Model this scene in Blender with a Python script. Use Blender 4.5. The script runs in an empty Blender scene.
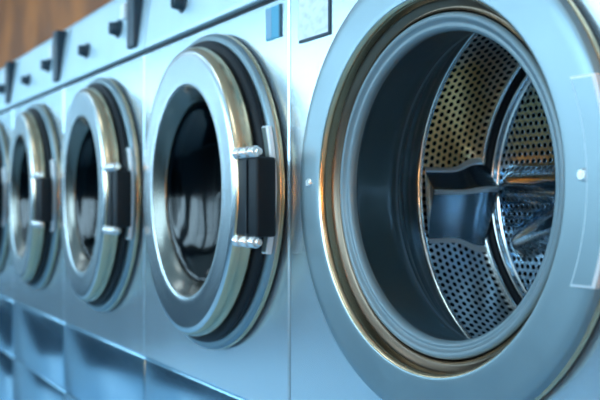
import bpy, bmesh, math, random
from mathutils import Vector, Matrix
random.seed(4)
PI = math.pi
C = bpy.context.scene.collection
sc = bpy.context.scene

# ------------------------------------------------------------------ materials
def newmat(name):
    m = bpy.data.materials.new(name); m.use_nodes = True
    nt = m.node_tree
    return m, nt, nt.nodes['Principled BSDF']

def N(nt, kind, **kw):
    n = nt.nodes.new(kind)
    for k, v in kw.items():
        setattr(n, k, v)
    return n

def L(nt, a, b): nt.links.new(a, b)

def math_node(nt, op, a, b=None, c=None):
    n = N(nt, 'ShaderNodeMath', operation=op)
    for i, v in enumerate((a, b, c)):
        if v is None: continue
        if isinstance(v, (int, float)): n.inputs[i].default_value = v
        else: L(nt, v, n.inputs[i])
    return n.outputs[0]

def metal(name, col, rough=.3, met=1.0, streak=(3, 3, 60), var=.06, bump=.02, coat=0, blot=6.0, aniso=0.0):
    """brushed / painted metal with soft wear variation"""
    m, nt, b = newmat(name)
    tc = N(nt, 'ShaderNodeTexCoord')
    mp = N(nt, 'ShaderNodeMapping'); mp.inputs['Scale'].default_value = streak
    L(nt, tc.outputs['Object'], mp.inputs[0])
    n1 = N(nt, 'ShaderNodeTexNoise'); n1.inputs['Scale'].default_value = 4; n1.inputs['Detail'].default_value = 4
    L(nt, mp.outputs[0], n1.inputs['Vector'])
    n2 = N(nt, 'ShaderNodeTexNoise'); n2.inputs['Scale'].default_value = blot; n2.inputs['Detail'].default_value = 3
    L(nt, tc.outputs['Object'], n2.inputs['Vector'])
    hs = N(nt, 'ShaderNodeHueSaturation'); hs.inputs['Color'].default_value = (*col, 1)
    L(nt, math_node(nt, 'ADD', 1 - var, math_node(nt, 'MULTIPLY', n2.outputs[0], 2 * var)), hs.inputs['Value'])
    L(nt, hs.outputs[0], b.inputs['Base Color'])
    L(nt, math_node(nt, 'ADD', rough * .8, math_node(nt, 'MULTIPLY', n2.outputs[0], rough * .4)), b.inputs['Roughness'])
    b.inputs['Metallic'].default_value = met
    b.inputs['Coat Weight'].default_value = coat
    b.inputs['Anisotropic'].default_value = aniso
    if bump:
        bp = N(nt, 'ShaderNodeBump'); bp.inputs['Strength'].default_value = bump; bp.inputs['Distance'].default_value = .01
        L(nt, n1.outputs[0], bp.inputs['Height']); L(nt, bp.outputs[0], b.inputs['Normal'])
    return m

def plain(name, col, rough=.5, met=0, coat=0, emit=0, spec=.5):
    m, nt, b = newmat(name)
    n2 = N(nt, 'ShaderNodeTexNoise'); n2.inputs['Scale'].default_value = 25
    tc = N(nt, 'ShaderNodeTexCoord'); L(nt, tc.outputs['Object'], n2.inputs['Vector'])
    L(nt, math_node(nt, 'ADD', rough * .85, math_node(nt, 'MULTIPLY', n2.outputs[0], rough * .3)), b.inputs['Roughness'])
    b.inputs['Base Color'].default_value = (*col, 1)
    b.inputs['Metallic'].default_value = met
    b.inputs['Coat Weight'].default_value = coat
    b.inputs['Specular IOR Level'].default_value = spec
    if emit:
        b.inputs['Emission Color'].default_value = (*col, 1); b.inputs['Emission Strength'].default_value = emit
    return m

def glassy(name, tint, gloss=.18, rough=.03, fk=.3):
    m, nt, b = newmat(name)
    nt.nodes.remove(b)
    tr = N(nt, 'ShaderNodeBsdfTransparent'); tr.inputs[0].default_value = (*tint, 1)
    gl = N(nt, 'ShaderNodeBsdfGlossy'); gl.inputs['Roughness'].default_value = rough
    fr = N(nt, 'ShaderNodeFresnel'); fr.inputs[0].default_value = 1.5
    mx = N(nt, 'ShaderNodeMixShader')
    L(nt, math_node(nt, 'ADD', math_node(nt, 'MULTIPLY', fr.outputs[0], fk), gloss), mx.inputs[0])
    L(nt, tr.outputs[0], mx.inputs[1]); L(nt, gl.outputs[0], mx.inputs[2])
    L(nt, mx.outputs[0], nt.nodes['Material Output'].inputs[0])
    return m

def perforated(name, col, rough, arm=False, rad=.33):
    """steel with staggered round holes laid out in the UV map (one unit = one hole pitch)"""
    m, nt, b = newmat(name)
    uv = N(nt, 'ShaderNodeUVMap'); sp = N(nt, 'ShaderNodeSeparateXYZ'); L(nt, uv.outputs[0], sp.inputs[0])
    u, v = sp.outputs[0], sp.outputs[1]
    row = math_node(nt, 'FLOOR', v)
    u2 = math_node(nt, 'ADD', u, math_node(nt, 'MULTIPLY', math_node(nt, 'FLOORED_MODULO', row, 2), .5))
    fu = math_node(nt, 'SUBTRACT', math_node(nt, 'FRACT', u2), .5)
    fv = math_node(nt, 'SUBTRACT', math_node(nt, 'FRACT', v), .5)
    d = math_node(nt, 'SQRT', math_node(nt, 'ADD', math_node(nt, 'MULTIPLY', fu, fu), math_node(nt, 'MULTIPLY', fv, fv)))
    mr = N(nt, 'ShaderNodeMapRange'); L(nt, d, mr.inputs[0])
    mr.inputs[1].default_value = rad - .04; mr.inputs[2].default_value = rad + .04
    mr.inputs[3].default_value = 1; mr.inputs[4].default_value = 0
    hole = mr.outputs[0]
    if arm:
        at = N(nt, 'ShaderNodeAttribute'); at.attribute_name = 'arm'
        hole = math_node(nt, 'MULTIPLY', hole, math_node(nt, 'SUBTRACT', 1, at.outputs['Fac']))
    mx = N(nt, 'ShaderNodeMix'); mx.data_type = 'RGBA'
    L(nt, hole, mx.inputs[0]); mx.inputs[6].default_value = (*col, 1); mx.inputs[7].default_value = (.004, .006, .008, 1)
    src = mx.outputs[2]
    if not arm:      # warm light on one side of the drum wall, painted into the colour
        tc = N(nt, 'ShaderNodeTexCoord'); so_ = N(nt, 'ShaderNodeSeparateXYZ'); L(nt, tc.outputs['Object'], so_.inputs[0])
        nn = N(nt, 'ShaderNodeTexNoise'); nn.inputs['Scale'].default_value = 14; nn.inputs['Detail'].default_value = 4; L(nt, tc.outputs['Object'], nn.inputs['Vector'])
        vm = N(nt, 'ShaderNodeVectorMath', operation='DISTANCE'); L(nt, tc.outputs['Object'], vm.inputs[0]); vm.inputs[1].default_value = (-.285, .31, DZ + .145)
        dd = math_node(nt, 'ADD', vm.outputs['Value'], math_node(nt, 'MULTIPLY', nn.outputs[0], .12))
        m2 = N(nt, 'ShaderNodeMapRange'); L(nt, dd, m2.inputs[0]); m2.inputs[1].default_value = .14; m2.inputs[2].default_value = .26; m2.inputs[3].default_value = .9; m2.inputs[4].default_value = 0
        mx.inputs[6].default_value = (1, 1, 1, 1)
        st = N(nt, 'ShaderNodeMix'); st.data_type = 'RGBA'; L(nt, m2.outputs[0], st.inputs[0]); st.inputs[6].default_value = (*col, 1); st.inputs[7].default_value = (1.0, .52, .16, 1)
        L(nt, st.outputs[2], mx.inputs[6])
    L(nt, src, b.inputs['Base Color'])
    b.inputs['Metallic'].default_value = 1
    L(nt, math_node(nt, 'ADD', rough, math_node(nt, 'MULTIPLY', hole, .5)), b.inputs['Roughness'])
    bp = N(nt, 'ShaderNodeBump'); bp.inputs['Strength'].default_value = .5; bp.inputs['Distance'].default_value = .004; bp.invert = True
    L(nt, hole, bp.inputs['Height']); L(nt, bp.outputs[0], b.inputs['Normal'])
    return m

DZ = 1.025
M = {}
M['face'] = metal('cabinet_satin_steel', (.60, .75, .83), .25, .8, (2, 2, 2), .04, 0, blot=5)
M['panel'] = metal('control_panel_steel', (.55, .72, .80), .38, .65, (2, 2, 2), .08, .02, blot=9)
M['lower'] = metal('lower_panel_satin_steel', (.40, .64, .80), .18, .95, (2, 2, 2), .04, 0, blot=5)
M['side'] = metal('cabinet_side_steel', (.35, .45, .5), .5, .6)
M['ring'] = metal('brushed_ring_steel', (.25, .335, .37), .40, .9, (6, 6, 6), .06, .03, blot=8)
M['warmrim'] = metal('rim_warm_light_tint', (.66, .50, .32), .24, 1, (3, 3, 3), .12, 0, blot=8)  # warm light on ring and door edges, painted in as a bronze tint
M['chrome'] = metal('door_chrome', (.62, .69, .72), .25, 1, (3, 3, 3), .05, 0)
M['rim'] = metal('polished_rim_steel', (.78, .80, .78), .2, 1, (3, 3, 3), .1, .04, blot=14)
M['bevel'] = metal('door_inner_bevel_steel', (.17, .165, .145), .25, 1, (3, 3, 3), .1, 0)
M['darkbronze'] = metal('dark_bronze_groove', (.20, .15, .11), .36, 1, (3, 3, 3), .2, 0, blot=12)
M['bright'] = plain('bright_zinc', (.85, .88, .88), .25, .9)
M['seal'] = plain('grey_rubber_seal', (.14, .20, .23), .38, .15, .1)
M['bellows'] = plain('dark_rubber_bellows', (.022, .045, .055), .33, 0, .1)
M['black'] = plain('black_plastic', (.008, .012, .016), .5, spec=.2)
M['gap'] = plain('dark_joint_strip', (.008, .025, .05), .5)
M['knob'] = plain('dark_knob_plastic', (.015, .04, .06), .4, spec=.3)
M['screen'] = plain('dark_blue_display', (.01, .05, .11), .12, 0, .6)
M['sticker'] = plain('blue_sticker', (.04, .30, .46), .45)
M['white'] = plain('white_enamel', (.75, .82, .86), .35)
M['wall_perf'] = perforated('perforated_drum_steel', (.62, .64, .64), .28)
M['back_perf'] = perforated('perforated_drum_back_steel', (.36, .55, .72), .15, arm=True)
M['baffle'] = metal('drum_baffle_steel', (.30, .39, .46), .26, 1, (3, 3, 3), .05, .02)
M['baffle_highlight'] = metal('baffle_highlight_steel', (.80, .86, .88), .42, .7, (3, 3, 3), .05, 0)
M['glass'] = glassy('dark_door_glass', (.035, .065, .09), .004, .10, .05)
M['pane'] = glassy('window_glass', (.92, .97, 1), .05)

# ------------------------------------------------------------------ helpers
def link(name, me, mats, parent=None, smooth=True, angle=40):
    o = bpy.data.objects.new(name, me); C.objects.link(o)
    for m in (mats if isinstance(mats, (list, tuple)) else [mats]):
        me.materials.append(m)
    if parent: o.parent = parent
    if smooth:
        for p in me.polygons: p.use_smooth = True
        try:
            me.set_sharp_from_angle(angle=math.radians(angle))
        except Exception: pass
    return o

def bm_obj(name, bm, mats, parent=None, smooth=True, angle=40):
    bmesh.ops.recalc_face_normals(bm, faces=bm.faces)
    me = bpy.data.meshes.new(name); bm.to_mesh(me); bm.free()
    return link(name, me, mats, parent, smooth, angle)

def add_box(bm, x0, x1, y0, y1, z0, z1, bev=0, seg=2, mat=0):
    r = bmesh.ops.create_cube(bm, size=1)
    vs = r['verts']
    for v in vs:
        v.co = Vector(((x0 + x1) / 2 + v.co.x * (x1 - x0), (y0 + y1) / 2 + v.co.y * (y1 - y0), (z0 + z1) / 2 + v.co.z * (z1 - z0)))
    fs = set(f for v in vs for f in v.link_faces)
    for f in fs: f.material_index = mat
    if bev:
        es = list(set(e for v in vs for e in v.link_edges))
        bmesh.ops.bevel(bm, geom=es, offset=bev, segments=seg, affect='EDGES', profile=.5)

def add_cyl(bm, p0, p1, r0, r1=None, n=24, bev=0):
    r1 = r0 if r1 is None else r1
    p0, p1 = Vector(p0), Vector(p1); d = (p1 - p0)
    q = d.to_track_quat('Z', 'Y')
    a, b = [], []
    prof = [(0, 0), (r0 - bev, 0), (r0, bev), (r1, d.length - bev), (r1 - bev, d.length), (0, d.length)] if bev else [(0, 0), (r0, 0), (r1, d.length), (0, d.length)]
    rings = []
    for (r, h) in prof:
        if r == 0: rings.append([bm.verts.new(p0 + q @ Vector((0, 0, h)))])
        else: rings.append([bm.verts.new(p0 + q @ Vector((r * math.cos(2 * PI * k / n), r * math.sin(2 * PI * k / n), h))) for k in range(n)])
    for A, B in zip(rings, rings[1:]):
        for k in range(n):
            j = (k + 1) % n
            if len(A) == 1: bm.faces.new((A[0], B[j], B[k]))
            elif len(B) == 1: bm.faces.new((A[k], A[j], B[0]))
            else: bm.faces.new((A[k], A[j], B[j], B[k]))

def lathe_me(name, prof, n=160, cx=0, cz=0, pitch=None, y_off=0, close=False):
    """surface of revolution about the Y axis; prof is (radius, y)"""
    vs, fs, uvs = [], [], []
    m = len(prof)
    for k in range(n):
        a = 2 * PI * k / n
        for (r, y) in prof:
            vs.append((cx + r * math.cos(a), y + y_off, cz + r * math.sin(a)))
    for k in range(n):
        j = (k + 1) % n
        for i in range(m - 1 if not close else m):
            i2 = (i + 1) % m
            fs.append((k * m + i, k * m + i2, j * m + i2, j * m + i))
            if pitch:
                R = prof[0][0]; u0 = 2 * PI * k / n * R / pitch; u1 = 2 * PI * (k + 1) / n * R / pitch
                uvs += [(u0, prof[i][1] / pitch), (u0, prof[i2][1] / pitch), (u1, prof[i2][1] / pitch), (u1, prof[i][1] / pitch)]
    me = bpy.data.meshes.new(name); me.from_pydata(vs, [], fs)
    if pitch:
        ul = me.uv_layers.new(name='UVMap')
        for i, c in enumerate(uvs): ul.data[i].uv = c
    me.update()
    return me

def smooth_prof(pts, sub=6):
    """Catmull-Rom through the profile points"""
    out = []
    P = [pts[0]] + list(pts) + [pts[-1]]
    for i in range(1, len(P) - 2):
        for s in range(sub):
            t = s / sub
            q = []
            for c in (0, 1):
                p0, p1, p2, p3 = P[i - 1][c], P[i][c], P[i + 1][c], P[i + 2][c]
                q.append(.5 * ((2 * p1) + (-p0 + p2) * t + (2 * p0 - 5 * p1 + 4 * p2 - p3) * t * t + (-p0 + 3 * p1 - 3 * p2 + p3) * t ** 3))
            out.append(tuple(q))
    out.append(tuple(pts[-1]))
    return out

def thing(name, label, cat, loc, group=None):
    o = bpy.data.objects.new(name, None); C.objects.link(o)
    o.empty_display_size = .1
    o.location = loc; o['label'] = label; o['category'] = cat
    if group: o['group'] = group
    return o

def structure(o): o['kind'] = 'structure'; return o

# ------------------------------------------------------------------ washing machine
# local frame: x = 0 at the door centre, y = 0 on the front ring's flat face (+y into the machine), z = 0 on the floor
W = .780
XL, XR = -.428, .352            # cabinet edges either side of the door centre
DZ = 1.025                      # door centre height
FY = .028                        # flat cabinet face

def make_machine():
    t = thing('washing_machine', '', 'washing machine', (0, 0, 0))
    g = .0028
    # cabinet shell: sides, top, back, bottom (open at the front, closed by the panels)
    bm = bmesh.new()
    x0, x1, yb = XL + g, XR - g, .80
    add_box(bm, x0, x0 + .004, FY + .022, yb, .03, 1.60)
    add_box(bm, x1 - .004, x1, FY + .022, yb, .03, 1.60)
    add_box(bm, x0, x1, yb - .004, yb, .03, 1.60)
    add_box(bm, x0, x1, FY + .09, yb, 1.596, 1.60)
    add_box(bm, x0, x1, FY + .006, yb, .03, .034)
    for sx in (x0 + .03, x1 - .07):
        for sy in (.08, .72): add_box(bm, sx, sx + .04, sy, sy + .04, 0, .03)
    bm_obj('cabinet', bm, M['side'], t, smooth=False)
    # upper front panel with the round opening
    bm = bmesh.new(); n = 96; r = .33
    z0, z1 = .589, 1.398
    def rectpt(a):
        c, s = math.cos(a), math.sin(a)
        tx = ((x1 if c > 0 else x0) / c) if abs(c) > 1e-6 else 1e9
        tz = (((z1 if s > 0 else z0) - DZ) / s) if abs(s) > 1e-6 else 1e9
        k = min(tx, tz); return k * c, DZ + k * s
    angs = sorted([2 * PI * k / n for k in range(n)] + [math.atan2(z - DZ, x) % (2 * PI) for x in (x0, x1) for z in (z0, z1)])
    inner = [bm.verts.new((r * math.cos(a), FY, DZ + r * math.sin(a))) for a in angs]
    outer = []
    for a in angs:
        px, pz = rectpt(a)
        outer.append((px, pz))
    e = .003
    o1 = [bm.verts.new((min(max(px, x0 + e), x1 - e), FY, min(max(pz, z0 + e), z1 - e))) for px, pz in outer]
    o2 = [bm.verts.new((px, FY + e, pz)) for px, pz in outer]
    o3 = [bm.verts.new((px, FY + .02, pz)) for px, pz in outer]
    inb = [bm.verts.new((r * math.cos(a), FY + .006, DZ + r * math.sin(a))) for a in angs]
    for A, B in ((inner, o1), (o1, o2), (o2, o3), (inb, inner)):
        for k in range(len(angs)):
            j = (k + 1) % len(angs); bm.faces.new((A[k], A[j], B[j], B[k]))
    bm_obj('front_panel', bm, M['face'], t, angle=30)
    bm = bmesh.new(); add_box(bm, x0, x1, FY, FY + .02, .352, .588, .006, 3); bm_obj('service_panel', bm, M['lower'], t, angle=30)
    bm = bmesh.new(); add_box(bm, x0, x1, FY, FY + .02, .035, .351, .006, 3); bm_obj('base_panel', bm, M['lower'], t, angle=30)
    # dark joint under the control panel
    bm = bmesh.new(); add_box(bm, x0, x1, FY + .014, FY + .03, 1.394, 1.420); bm_obj('joint_strip', bm, M['black'], t, smooth=False)
    # control panel: leans back a touch, rounded top
    cp = bmesh.new()
    prof = smooth_prof([(FY + .006, 1.412), (FY + .001, 1.418), (FY + .004, 1.45), (FY + .022, 1.58), (FY + .034, 1.618), (FY + .06, 1.632), (FY + .10, 1.634)], 5)
    pts = prof + [(FY + .10, 1.412)]
    A = [cp.verts.new((x0, y, z)) for y, z in pts]; B = [cp.verts.new((x1, y, z)) for y, z in pts]
    for k in range(len(pts)):
        j = (k + 1) % len(pts); cp.faces.new((A[k], A[j], B[j], B[k]))
    cp.faces.new(A); cp.faces.new(B[::-1])
    bev = [ed for ed in cp.edges if len(set(round(v.co.x, 4) for v in ed.verts)) == 1]
    cpo = bm_obj('control_panel', cp, M['panel'], t, angle=35)
    def yz(z): return FY + .004 + (z - 1.45) * .138
    for (kx, kz, kr) in ((.245, 1.488, .019), (.545, 1.507, .021)):
        bm = bmesh.new(); y = yz(kz)
        add_cyl(bm, (XL + kx, y + .004, kz), (XL + kx, y - .006, kz), kr + .006, n=32, bev=.002)
        add_cyl(bm, (XL + kx, y - .004, kz), (XL + kx, y - .028, kz), kr, kr * .86, n=32, bev=.003)
        add_box(bm, XL + kx - .003, XL + kx + .003, y - .031, y - .027, kz - kr * .8, kz + kr * .8)
        bm_obj('knob', bm, M['knob'], cpo)
    # coin and card unit at the right end of the control panel
    bm = bmesh.new(); add_box(bm, XL + .668, XL + .725, FY - .010, FY + .05, 1.428, 1.606, .005, 3)
    bm_obj('payment_unit', bm, M['knob'], cpo)
    bm = bmesh.new(); add_box(bm, XL + .600, XL + .632, FY - .006, FY + .03, 1.522, 1.566, .003, 2)
    bm_obj('start_button', bm, M['white'], cpo)
    # front ring: flat brushed annulus, rolled outer edge and polished inner wall
    ir, orr = .273, .352
    prof = [(.253, .045), (.2545, .038), (.2565, .034), (.258, .032), (.260, .034), (.264, .034), (.267, .030), (.271, .028), (ir, .024), (ir, .012), (ir + .0015, .004), (ir + .005, .0005), (ir + .008, 0)] + \
           [(r_, 0) for r_ in (.29, .31, .325)] + smooth_prof([(.334, .0), (.343, .002), (.347, .006), (.3505, .012), (.351, .019)], 4) + [(.350, .0202), (.345, .0205), (.344, FY + .002)]
    ro = link('front_ring', lathe_me('front_ring', prof, 192, 0, DZ), [M['ring'], M['warmrim'], M['darkbronze'], M['black']], t, angle=60)
    npf = len(prof) - 1
    for i, p in enumerate(ro.data.polygons):
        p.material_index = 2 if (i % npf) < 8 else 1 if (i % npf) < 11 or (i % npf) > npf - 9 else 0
        if (i % npf) >= npf - 3: p.material_index = 3  # undercut painted black to read as shadow behind the rim
    for sx, dz in ((-.309, .011), (.307, .008)):
        bm = bmesh.new(); add_cyl(bm, (sx, .001, DZ + dz), (sx, -.004, DZ + dz), .0085, .007, 20, .0012)
        add_box(bm, sx - .005, sx + .005, -.0046, -.0036, DZ + dz - .0008, DZ + dz + .0008)
        bm_obj('screw', bm, M['bright'], ro)
    # hinge bracket: sector plate on the right of the ring
    bm = bmesh.new(); R0, R1, nA = .318, .352, 24; th = .010
    def ringrow(y, e_):
        out = []
        for k in range(nA + 1):
            z = -(.123 - e_) + 2 * (.123 - e_) * k / nA
            out.append((math.sqrt((R0 + e_) ** 2 - z * z), y, z))
        far = [(math.sqrt((R1 - e_) ** 2 - p[2] ** 2), y, p[2]) for p in out]
        return [bm.verts.new((p[0], p[1], DZ + p[2])) for p in out + far[::-1]]
    rows = [ringrow(.001, 0), ringrow(-th + .003, 0), ringrow(-th, .0035)]
    for A, B in zip(rows, rows[1:]):
        for k in range(len(A)):
            j = (k + 1) % len(A); bm.faces.new((A[k], A[j], B[j], B[k]))
    m_ = nA + 1
    T_ = rows[-1]
    for k in range(nA): bm.faces.new((T_[k], T_[k + 1], T_[2 * m_ - 2 - k], T_[2 * m_ - 1 - k]))
    for f_ in bm.faces: f_.material_index = 0 if len(f_.verts) == 4 and all(abs(v.co.y + th) < 1e-5 for v in f_.verts) else 1
    bm_obj('hinge_bracket', bm, [M['ring'], M['white']], ro, angle=30)  # bright highlight along the plate's edge painted on in white
    # grey rubber door seal
    prof = smooth_prof([(.2535, .045), (.2542, .032), (.2525, .025), (.2485, .0225), (.244, .0235), (.241, .0265), (.238, .0285), (.2335, .0285), (.230, .031), (.2275, .036), (.2275, .042)], 5)
    so = link('door_seal', lathe_me('door_seal', prof, 160, .006, DZ), [M['seal'], M['black']], t, angle=80)
    for q, p in enumerate(so.data.polygons): p.material_index = 1 if q % (len(prof) - 1) < 8 else 0
    # bellows flaring back to the drum lip, with folds
    prof = smooth_prof([(.2275, .042), (.2305, .050), (.235, .075), (.239, .10), (.243, .125), (.254, .145), (.262, .150), (.262, .160), (.270, .172), (.280, .18), (.283, .19), (.288, .20), (.30, .215), (.310, .235), (.322, .245)], 5)
    link('bellows', lathe_me('bellows', prof, 160, .006, DZ), M['bellows'], t, angle=80)
    prof = smooth_prof([(.2535, .138), (.2505, .143), (.2525, .152), (.2585, .156), (.2625, .152)], 4)
    link('clamp_band', lathe_me('clamp_band', prof, 160, 0, DZ), M['seal'], t, angle=80)
    # drum
    y0, y1 = .262, .405
    R = .32
    wall = [(R, y0)] + [(R, y0 + (y1 - y0) * k / 6) for k in range(1, 7)]
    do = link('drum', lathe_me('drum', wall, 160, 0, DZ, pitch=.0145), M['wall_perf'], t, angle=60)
    prof = smooth_prof([(.330, .250), (.322, .248), (.316, .252), (.315, .258), (.320, .264)], 5)
    link('drum_lip', lathe_me('drum_lip', prof, 160, 0, DZ), M['rim'], do, angle=80)
    prof = smooth_prof([(.3205, .402), (.312, .404), (.309, .409), (.311, .415), (.305, .421), (.297, .419), (.293, .424), (.294, .430), (.29, .434)], 5)
    rb = link('drum_rear_bead', lathe_me('drum_rear_bead', prof, 160, 0, DZ), [M['rim'], M['black']], do, angle=80)
    for q, p in enumerate(rb.data.polygons): p.material_index = 1 if 12 <= q % (len(prof) - 1) <= 24 else 0
    # drum back with a pressed three-armed star
    nr, na = 60, 240
    vs, fs, arm = [], [], []
    for i in range(nr + 1):
        r_ = .001 + (.291 - .001) * i / nr
        for k in range(na):
            a = 2 * PI * k / na
            best = 0
            for a0 in [PI * 1.06 + k3 * 2 * PI / 3 + s3 * .24 for k3 in (0, 1, 2) for s3 in (-1, 1)]:
                d = (a - a0 + PI) % (2 * PI) - PI
                if abs(d) < PI / 2:
                    off = abs(r_ * math.sin(d)); wdt = .028 - .06 * max(0, r_ - .14)
                    best = max(best, 1 / (1 + math.exp((off - wdt) / .006)) * (1 / (1 + math.exp((r_ - .262) / .006))))
            hub = 1 / (1 + math.exp((r_ - .13) / .008))
            h = max(best, hub)
            groove = .5 * best * math.exp(-((r_ - .20) / .012) ** 2)
            y = .434 - .034 * h - .02 * math.exp(-(r_ / .06) ** 2) 
            vs.append((r_ * math.cos(a), y, DZ + r_ * math.sin(a))); arm.append(h)
    for i in range(nr):
        for k in range(na):
            j = (k + 1) % na
            fs.append((i * na + k, i * na + j, (i + 1) * na + j, (i + 1) * na + k))
    me = bpy.data.meshes.new('drum_back'); me.from_pydata(vs, [], fs)
    at = me.attributes.new('arm', 'FLOAT', 'POINT')
    for i, v in enumerate(arm): at.data[i].value = v
    ul = me.uv_layers.new(name='UVMap')
    for lp in me.loops:
        c = vs[lp.vertex_index]; ul.data[lp.index].uv = (c[0] / .0145 + 50, c[2] / .0145)
    me.update()
    link('drum_back', me, M['back_perf'], do, angle=80)
    # three lifting baffles
    for a0 in (PI * 1.03, PI * 1.03 + 2 * PI / 3, PI * 1.03 - 2 * PI / 3):
        bm = bmesh.new(); rows = []; ny = 14; ns = 44
        for i in range(ny + 1):
            f = i / ny; y = y0 + .004 + (y1 + .012 - y0) * f
            hgt = .036 + .020 * (1 / (1 + math.exp(-(f - .62) / .06)))
            wd = .076 + .022 * (1 / (1 + math.exp(-(f - .62) / .06)))
            if f > .9: hgt *= 1 - 2.0 * (f - .9)
            row = []
            for s in range(ns + 1):
                q = -1 + 2 * s / ns
                prof_h = min((q + 1) / .65, (1 - q) / 1.35, .92) + .14 * math.exp(-((q + .35) / .05) ** 2) + .10 * math.exp(-((abs(q) - .93) / .04) ** 2) * (1 if abs(q) < 1 else 0)
                dr = hgt * prof_h
                aa = a0 + q * wd / R
                rr = R + .002 - dr
                row.append(bm.verts.new((rr * math.cos(aa), y, DZ + rr * math.sin(aa))))
            rows.append(row)
        for A, B in zip(rows, rows[1:]):
            for s in range(ns): bm.faces.new((A[s], A[s + 1], B[s + 1], B[s]))
        for q_, f_ in enumerate(bm.faces):
            if q_ % ns in (13, 14, 15, 0, 1, 2, ns - 1, ns - 2, ns - 3): f_.material_index = 1  # crest and edge highlights painted in with a lighter metal
        for row in (rows[0], rows[-1]): bm.faces.new(row)
        bm_obj('drum_baffle', bm, [M['baffle'], M['baffle_highlight']], do, angle=35)
    return t

HX, HY = .387, -.04       # hinge axis relative to the door centre
def wedge(me):
    # the door is wedge shaped: thick at its hinge, thin at its latch
    for v in me.vertices:
        y = v.co.y + HY
        if y < 0: v.co.y = y * (.82 + .42 * (v.co.x + HX) / .3) - HY

def make_door(parent):
    d_prof = smooth_prof([(.308, -.015), (.3155, -.017), (.3185, -.024), (.3175, -.037), (.314, -.046), (.308, -.052), (.300, -.0545), (.290, -.0545),
                          (.262, -.0535), (.243, -.053), (.235, -.0515), (.2295, -.047), (.224, -.040), (.213, -.026), (.205, -.014), (.2005, -.006), (.201, .004), (.224, .003), (.308, -.015)], 5)
    me = lathe_me('door', d_prof, 160, -HX, DZ, y_off=-HY)
    wedge(me)
    d = link('door', me, [M['chrome'], M['warmrim'], M['bevel']], parent, angle=70)
    nd = len(d_prof) - 1
    for q, p in enumerate(me.polygons):
        k = q % nd
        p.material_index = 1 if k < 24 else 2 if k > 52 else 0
    d.location = (HX, HY, 0)
    gm = lathe_me('door_gasket', smooth_prof([(.290, -.016), (.318, -.0145), (.331, -.010), (.333, -.004), (.329, -.0015), (.285, .003), (.280, -.004)], 4), 128, -HX, DZ, y_off=-HY)
    wedge(gm); link('door_gasket', gm, M['black'], d)
    link('door_glass', lathe_me('door_glass', smooth_prof([(.2025, .000), (.19, .003), (.17, .014), (.14, .028), (.10, .040), (.05, .046), (.0005, .048)], 5), 128, -HX, DZ, y_off=-HY), M['glass'], d)
    bm = bmesh.new(); add_box(bm, -.100, -.001, -.020, .022, DZ - .088, DZ + .060, .006, 3)
    add_box(bm, -.042, -.036, -.023, -.015, DZ - .083, DZ + .055)
    bm_obj('hinge_block', bm, M['black'], d)
    for z in (DZ + .069, DZ - .097):
        bm = bmesh.new()
        add_cyl(bm, (-.094, -.018, z), (-.001, -.014, z), .0075, n=20, bev=.002)
        for xx in (-.078, -.044, -.012): add_cyl(bm, (xx - .007, -.020, z), (xx + .007, -.018, z), .0115, n=20, bev=.002)
        bm_obj('hinge_pin', bm, M['bright'], d)
    return d

proto = make_machine()
door_proto = make_door(proto)

def copy_tree(o, parent=None):
    c = o.copy(); C.objects.link(c)
    if parent: c.parent = parent
    for ch in list(o.children): copy_tree(ch, c)
    return c

X1 = -1.012
labels = [
    'nearest washing machine, its round door open on a perforated steel drum',
    'washing machine directly left of the open one, with a blue sticker at its top corner',
    'middle washing machine, third from the open one, closed door, two dark knobs above',
    'fourth washing machine from the open one, next to the one cut off at left',
    'farthest washing machine, cut off by the left edge of the photo']
machines = []
trees = [proto] + [copy_tree(proto) for _ in range(4)]
for i, m_ in enumerate(trees):
    m_.location = (X1 - i * W, 0, 0); m_['label'] = labels[i]; m_['category'] = 'washing machine'
    m_['group'] = 'front-loading washing machines in a row'
    machines.append(m_)
for ch in machines[0].children:
    if ch.name.startswith('door') and 'seal' not in ch.name:
        ch.rotation_euler.z = PI
        ch['label'] = 'open chrome door swung right back on its hinge'

# stuck-on plates
bm = bmesh.new()
add_box(bm, -.388, -.280, FY - .0035, FY + .001, 1.297, 1.386, .001, 1)
add_box(bm, -.386, -.2835, FY - .0042, FY - .003, 1.3015, 1.384, .0006, 1, mat=1)
def paper():
    m, nt, b = newmat('printed_white_card')
    tc = N(nt, 'ShaderNodeTexCoord'); mp = N(nt, 'ShaderNodeMapping'); mp.inputs['Scale'].default_value = (38, 1, 60)
    L(nt, tc.outputs['Object'], mp.inputs[0])
    n1 = N(nt, 'ShaderNodeTexNoise'); n1.inputs['Scale'].default_value = 1.2; n1.inputs['Detail'].default_value = 1; L(nt, mp.outputs[0], n1.inputs['Vector'])
    cr = N(nt, 'ShaderNodeValToRGB'); cr.color_ramp.elements[0].position = .30; cr.color_ramp.elements[0].color = (.52, .6, .74, 1)
    cr.color_ramp.elements[1].position = .56; cr.color_ramp.elements[1].color = (.66, .76, .84, 1)
    L(nt, n1.outputs[0], cr.inputs[0]); L(nt, cr.outputs[0], b.inputs['Base Color']); b.inputs['Roughness'].default_value = .5
    return m
o = bm_obj('instruction_plate', bm, [M['knob'], paper()], machines[0], smooth=False); o['label'] = 'white printed plate with a dark rim'
bm = bmesh.new()
add_box(bm, .262, .322, FY - .003, FY + .001, 1.322, 1.386, .001, 1)
add_box(bm, .264, .288, FY - .0036, FY - .002, 1.325, 1.384, .0005, 1, mat=1)
add_box(bm, .318, .3225, FY - .004, FY, 1.322, 1.386, .0005, 1, mat=2)
o = bm_obj('price_sticker', bm, [M['sticker'], plain('grey_blue_print', (.16, .33, .46), .5), M['knob']], machines[1], smooth=False); o['label'] = 'small blue sticker'

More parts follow.
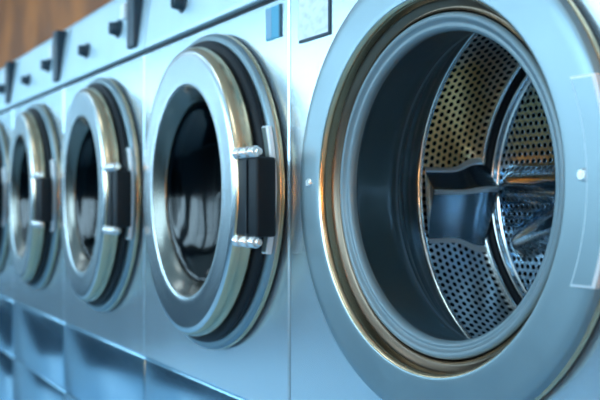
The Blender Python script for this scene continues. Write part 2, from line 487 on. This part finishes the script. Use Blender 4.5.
# ------------------------------------------------------------------ room
RX0, RX1, RY0, RY1, RH = -12.5, 3.2, -3.4, .95, 3.1
def wood():
    m, nt, b = newmat('brown_wood_panelling')
    tc = N(nt, 'ShaderNodeTexCoord'); mp = N(nt, 'ShaderNodeMapping'); mp.inputs['Scale'].default_value = (1.6, 1.6, .9)
    L(nt, tc.outputs['Object'], mp.inputs[0])
    n1 = N(nt, 'ShaderNodeTexNoise'); n1.inputs['Scale'].default_value = 1.4; n1.inputs['Detail'].default_value = 5; L(nt, mp.outputs[0], n1.inputs['Vector'])
    cr = N(nt, 'ShaderNodeValToRGB'); e = cr.color_ramp.elements
    e[0].position = .42; e[0].color = (.27, .085, .024, 1); e[1].position = .70; e[1].color = (.58, .18, .035, 1)
    L(nt, n1.outputs[0], cr.inputs[0]); L(nt, cr.outputs[0], b.inputs['Base Color']); b.inputs['Roughness'].default_value = .55
    return m
def tiles(name, c1, c2, grout, scale, rough):
    m, nt, b = newmat(name)
    tc = N(nt, 'ShaderNodeTexCoord')
    br = N(nt, 'ShaderNodeTexBrick'); br.offset = 0; br.inputs['Scale'].default_value = scale
    br.inputs['Color1'].default_value = (*c1, 1); br.inputs['Color2'].default_value = (*c2, 1); br.inputs['Mortar'].default_value = (*grout, 1)
    br.inputs['Mortar Size'].default_value = .01; br.inputs['Brick Width'].default_value = .5; br.inputs['Row Height'].default_value = .5
    L(nt, tc.outputs['Object'], br.inputs['Vector']); L(nt, br.outputs[0], b.inputs['Base Color'])
    b.inputs['Roughness'].default_value = rough
    return m
def slab(name, x0, x1, y0, y1, z0, z1, mat):
    bm = bmesh.new(); add_box(bm, x0, x1, y0, y1, z0, z1); return structure(bm_obj(name, bm, mat, None, smooth=False))
T = .12
WD = wood()
slab('floor', RX0 - T, RX1 + T, RY0 - T, RY1 + T, -T, 0, tiles('blue_floor_tiles', (.22, .42, .56), (.26, .46, .61), (.12, .2, .26), 1.6, .3))
slab('ceiling', RX0 - T, RX1 + T, RY0 - T, RY1 + T, RH, RH + T, plain('white_ceiling_paint', (.62, .72, .76), .8))
slab('wall_back', RX0 - T, RX1 + T, RY1, RY1 + T, 0, RH, WD)
slab('wall_left', RX0 - T, RX0, RY0, RY1, 0, RH, plain('pale_blue_wall_paint', (.50, .66, .74), .6))
slab('wall_right', RX1, RX1 + T, RY0, RY1, 0, RH, plain('ochre_wall_paint', (.62, .38, .16), .7))
# street wall with three large windows
wins = [(-12.1, -9.7), (-9.2, -6.8), (-6.3, -3.9), (-3.4, -1.0), (-.5, 1.9)]
WZ0, WZ1 = 1.15, 2.75
bm = bmesh.new()
add_box(bm, RX0 - T, RX1 + T, RY0 - T, RY0, 0, WZ0); add_box(bm, RX0 - T, RX1 + T, RY0 - T, RY0, WZ1, RH)
edges = [RX0 - T] + [v for w in wins for v in w] + [RX1 + T]
for a, b_ in zip(edges[::2], edges[1::2]): add_box(bm, a, b_, RY0 - T, RY0, WZ0, WZ1)
structure(bm_obj('wall_front', bm, plain('teal_wall_paint', (.04, .14, .21), .7), None, smooth=False))
for i, (a, b_) in enumerate(wins):
    w = bpy.data.objects.new('window_%d' % (i + 1), None); C.objects.link(w); w.location = (0, 0, 0); structure(w)
    bm = bmesh.new(); yy0, yy1 = RY0 - .09, RY0 - .03; f = .05
    add_box(bm, a, b_, yy0, yy1, WZ0, WZ0 + f); add_box(bm, a, b_, yy0, yy1, WZ1 - f, WZ1)
    for xx in (a, (a + b_) / 2 - f / 2, b_ - f): add_box(bm, xx, xx + f, yy0, yy1, WZ0 + f, WZ1 - f)
    bm_obj('window_frame', bm, M['side'], w, smooth=False)
    bm = bmesh.new(); add_box(bm, a + f, b_ - f, RY0 - .063, RY0 - .057, WZ0 + f, WZ1 - f); bm_obj('window_pane', bm, M['pane'], w, smooth=False)
    bm = bmesh.new(); add_box(bm, a - .03, b_ + .03, RY0 - .03, RY0 + .06, WZ0 - .03, WZ0, .004, 2); bm_obj('window_sill', bm, M['white'], w)

def area(name, loc, rot, sx, sy, power, col):
    l = bpy.data.lights.new(name, 'AREA'); l.shape = 'RECTANGLE'; l.size = sx; l.size_y = sy; l.energy = power; l.color = col
    o = bpy.data.objects.new(name, l); C.objects.link(o); o.location = loc; o.rotation_euler = rot
    return o
for i, (a, b_) in enumerate(wins):   # daylight entering each window
    area('window_daylight', ((a + b_) / 2, RY0 - .14, (WZ0 + WZ1) / 2), (PI / 2, 0, 0), b_ - a, WZ1 - WZ0, 95, (.62, .86, 1.0))
# ceiling fittings
for i, (lx, ly) in enumerate([(-10.0, -1.4), (-7.6, -1.4), (-5.2, -1.4), (-2.8, -1.4), (-.4, -1.4), (2.0, -1.4)]):
    t = thing('ceiling_light', ['ceiling light nearest the pale blue end wall', 'ceiling light second from the pale blue end wall', 'ceiling light just past the far end of the row', 'ceiling light over the aisle before the middle washing machine', 'ceiling light over the aisle before the open washing machine', 'ceiling light nearest the ochre wall'][i], 'ceiling light', (lx, ly, RH), 'ceiling lights over the aisle')
    bm = bmesh.new()
    for s in (-1, 1):
        add_box(bm, -.62, .62, s * .16 - .012, s * .16 + .012, -.07, 0); add_box(bm, s * .61 - .01, s * .61 + .01, -.16, .16, -.07, 0)
    bm_obj('frame', bm, M['white'], t, smooth=False)
    bm = bmesh.new(); add_box(bm, -.6, .6, -.148, .148, -.06, -.05); bm_obj('diffuser', bm, plain('lit_diffuser', (.78, .93, 1), .5, emit=7), t, smooth=False)
bm = bmesh.new(); add_box(bm, -12.0, -5.4, -3.2, -.55, 0, .012, .004, 2)  # unseen mat added to darken the reflections in the lower panels
for k in range(64): add_box(bm, -11.95 + k * .102, -11.90 + k * .102, -3.15, -.60, .012, .016)
mat_o = bm_obj('added_floor_mat', bm, plain('added_mat_navy_rubber', (.004, .022, .045), 1.0, spec=0)); mat_o['label'] = 'added unseen dark navy ribbed rubber mat on the floor of the aisle'; mat_o['category'] = 'mat'
t = thing('added_side_table', 'added unseen low wooden side table carrying the amber lamp', 'table', (1.0, -2.3, 0))  # unseen table, added to carry the warm lamp
bm = bmesh.new(); add_box(bm, -.3, .3, -.25, .25, .38, .41, .005, 2); bm_obj('added_table_top', bm, WD, t)
for sx in (-1, 1):
    for sy in (-1, 1):
        bm = bmesh.new(); add_cyl(bm, (sx * .25, sy * .2, 0), (sx * .24, sy * .19, .38), .015, .022, 16); bm_obj('added_table_leg', bm, WD, t)
t = thing('added_table_lamp', 'added unseen amber table lamp standing on the low side table', 'lamp', (1.0, -2.3, .41))  # unseen lamp added to throw golden light into the open drum
bm = bmesh.new(); add_cyl(bm, (0, 0, 0), (0, 0, .02), .08, n=28, bev=.004); add_cyl(bm, (0, 0, .02), (0, 0, .2), .012, n=14); bm_obj('added_lamp_base', bm, M['bright'], t)
bm = bmesh.new(); add_cyl(bm, (0, 0, .16), (0, 0, .42), .17, .13, 32, .01); bm_obj('added_lamp_shade', bm, plain('added_lit_orange_shade', (1, .50, .16), .6, emit=14), t)
# unseen warm lamps added on the ochre wall for gold rim reflections
for i, ly in enumerate((-2.6, -1.3, 0.0)):
    t = thing('added_wall_lamp', ['added unseen warm wall lamp by the windows', 'added unseen warm wall lamp in the middle of the ochre wall', 'added unseen warm wall lamp nearest the washing machines'][i], 'lamp', (RX1, ly, 1.45), 'added unseen warm lamps on the ochre wall')
    bm = bmesh.new(); add_cyl(bm, (0, 0, 0), (-.03, 0, 0), .07, n=24, bev=.004); add_cyl(bm, (-.02, 0, 0), (-.13, 0, 0), .012, n=12); bm_obj('added_lamp_bracket', bm, M['bright'], t)
    bm = bmesh.new(); add_cyl(bm, (-.13, 0, -.14), (-.13, 0, .14), .10, .08, 28, .01); bm_obj('added_lamp_shade', bm, plain('added_lit_amber_shade', (1, .52, .18), .6, emit=45), t)

w = bpy.data.worlds.new('sky'); sc.world = w; w.use_nodes = True
bg = w.node_tree.nodes['Background']; bg.inputs[0].default_value = (.55, .80, 1.0, 1); bg.inputs[1].default_value = 2.2

# ------------------------------------------------------------------ camera
cd = bpy.data.cameras.new('camera'); cam = bpy.data.objects.new('camera', cd); C.objects.link(cam)
cam.location = (0, -.8, 1.0); cam.rotation_euler = (PI / 2, 0, math.atan2(.8607, .5091))
cd.sensor_width = 36; cd.lens = 871 / 600 * 36; cd.shift_y = .005; cd.clip_start = .02
cd.dof.use_dof = True; cd.dof.focus_distance = 1.35; cd.dof.aperture_fstop = 4.0
sc.camera = cam
sc.view_settings.view_transform = 'Standard'; sc.view_settings.look = 'None'; sc.view_settings.gamma = 1
sc.view_settings.use_curve_mapping = False; sc.view_settings.exposure = -0.05
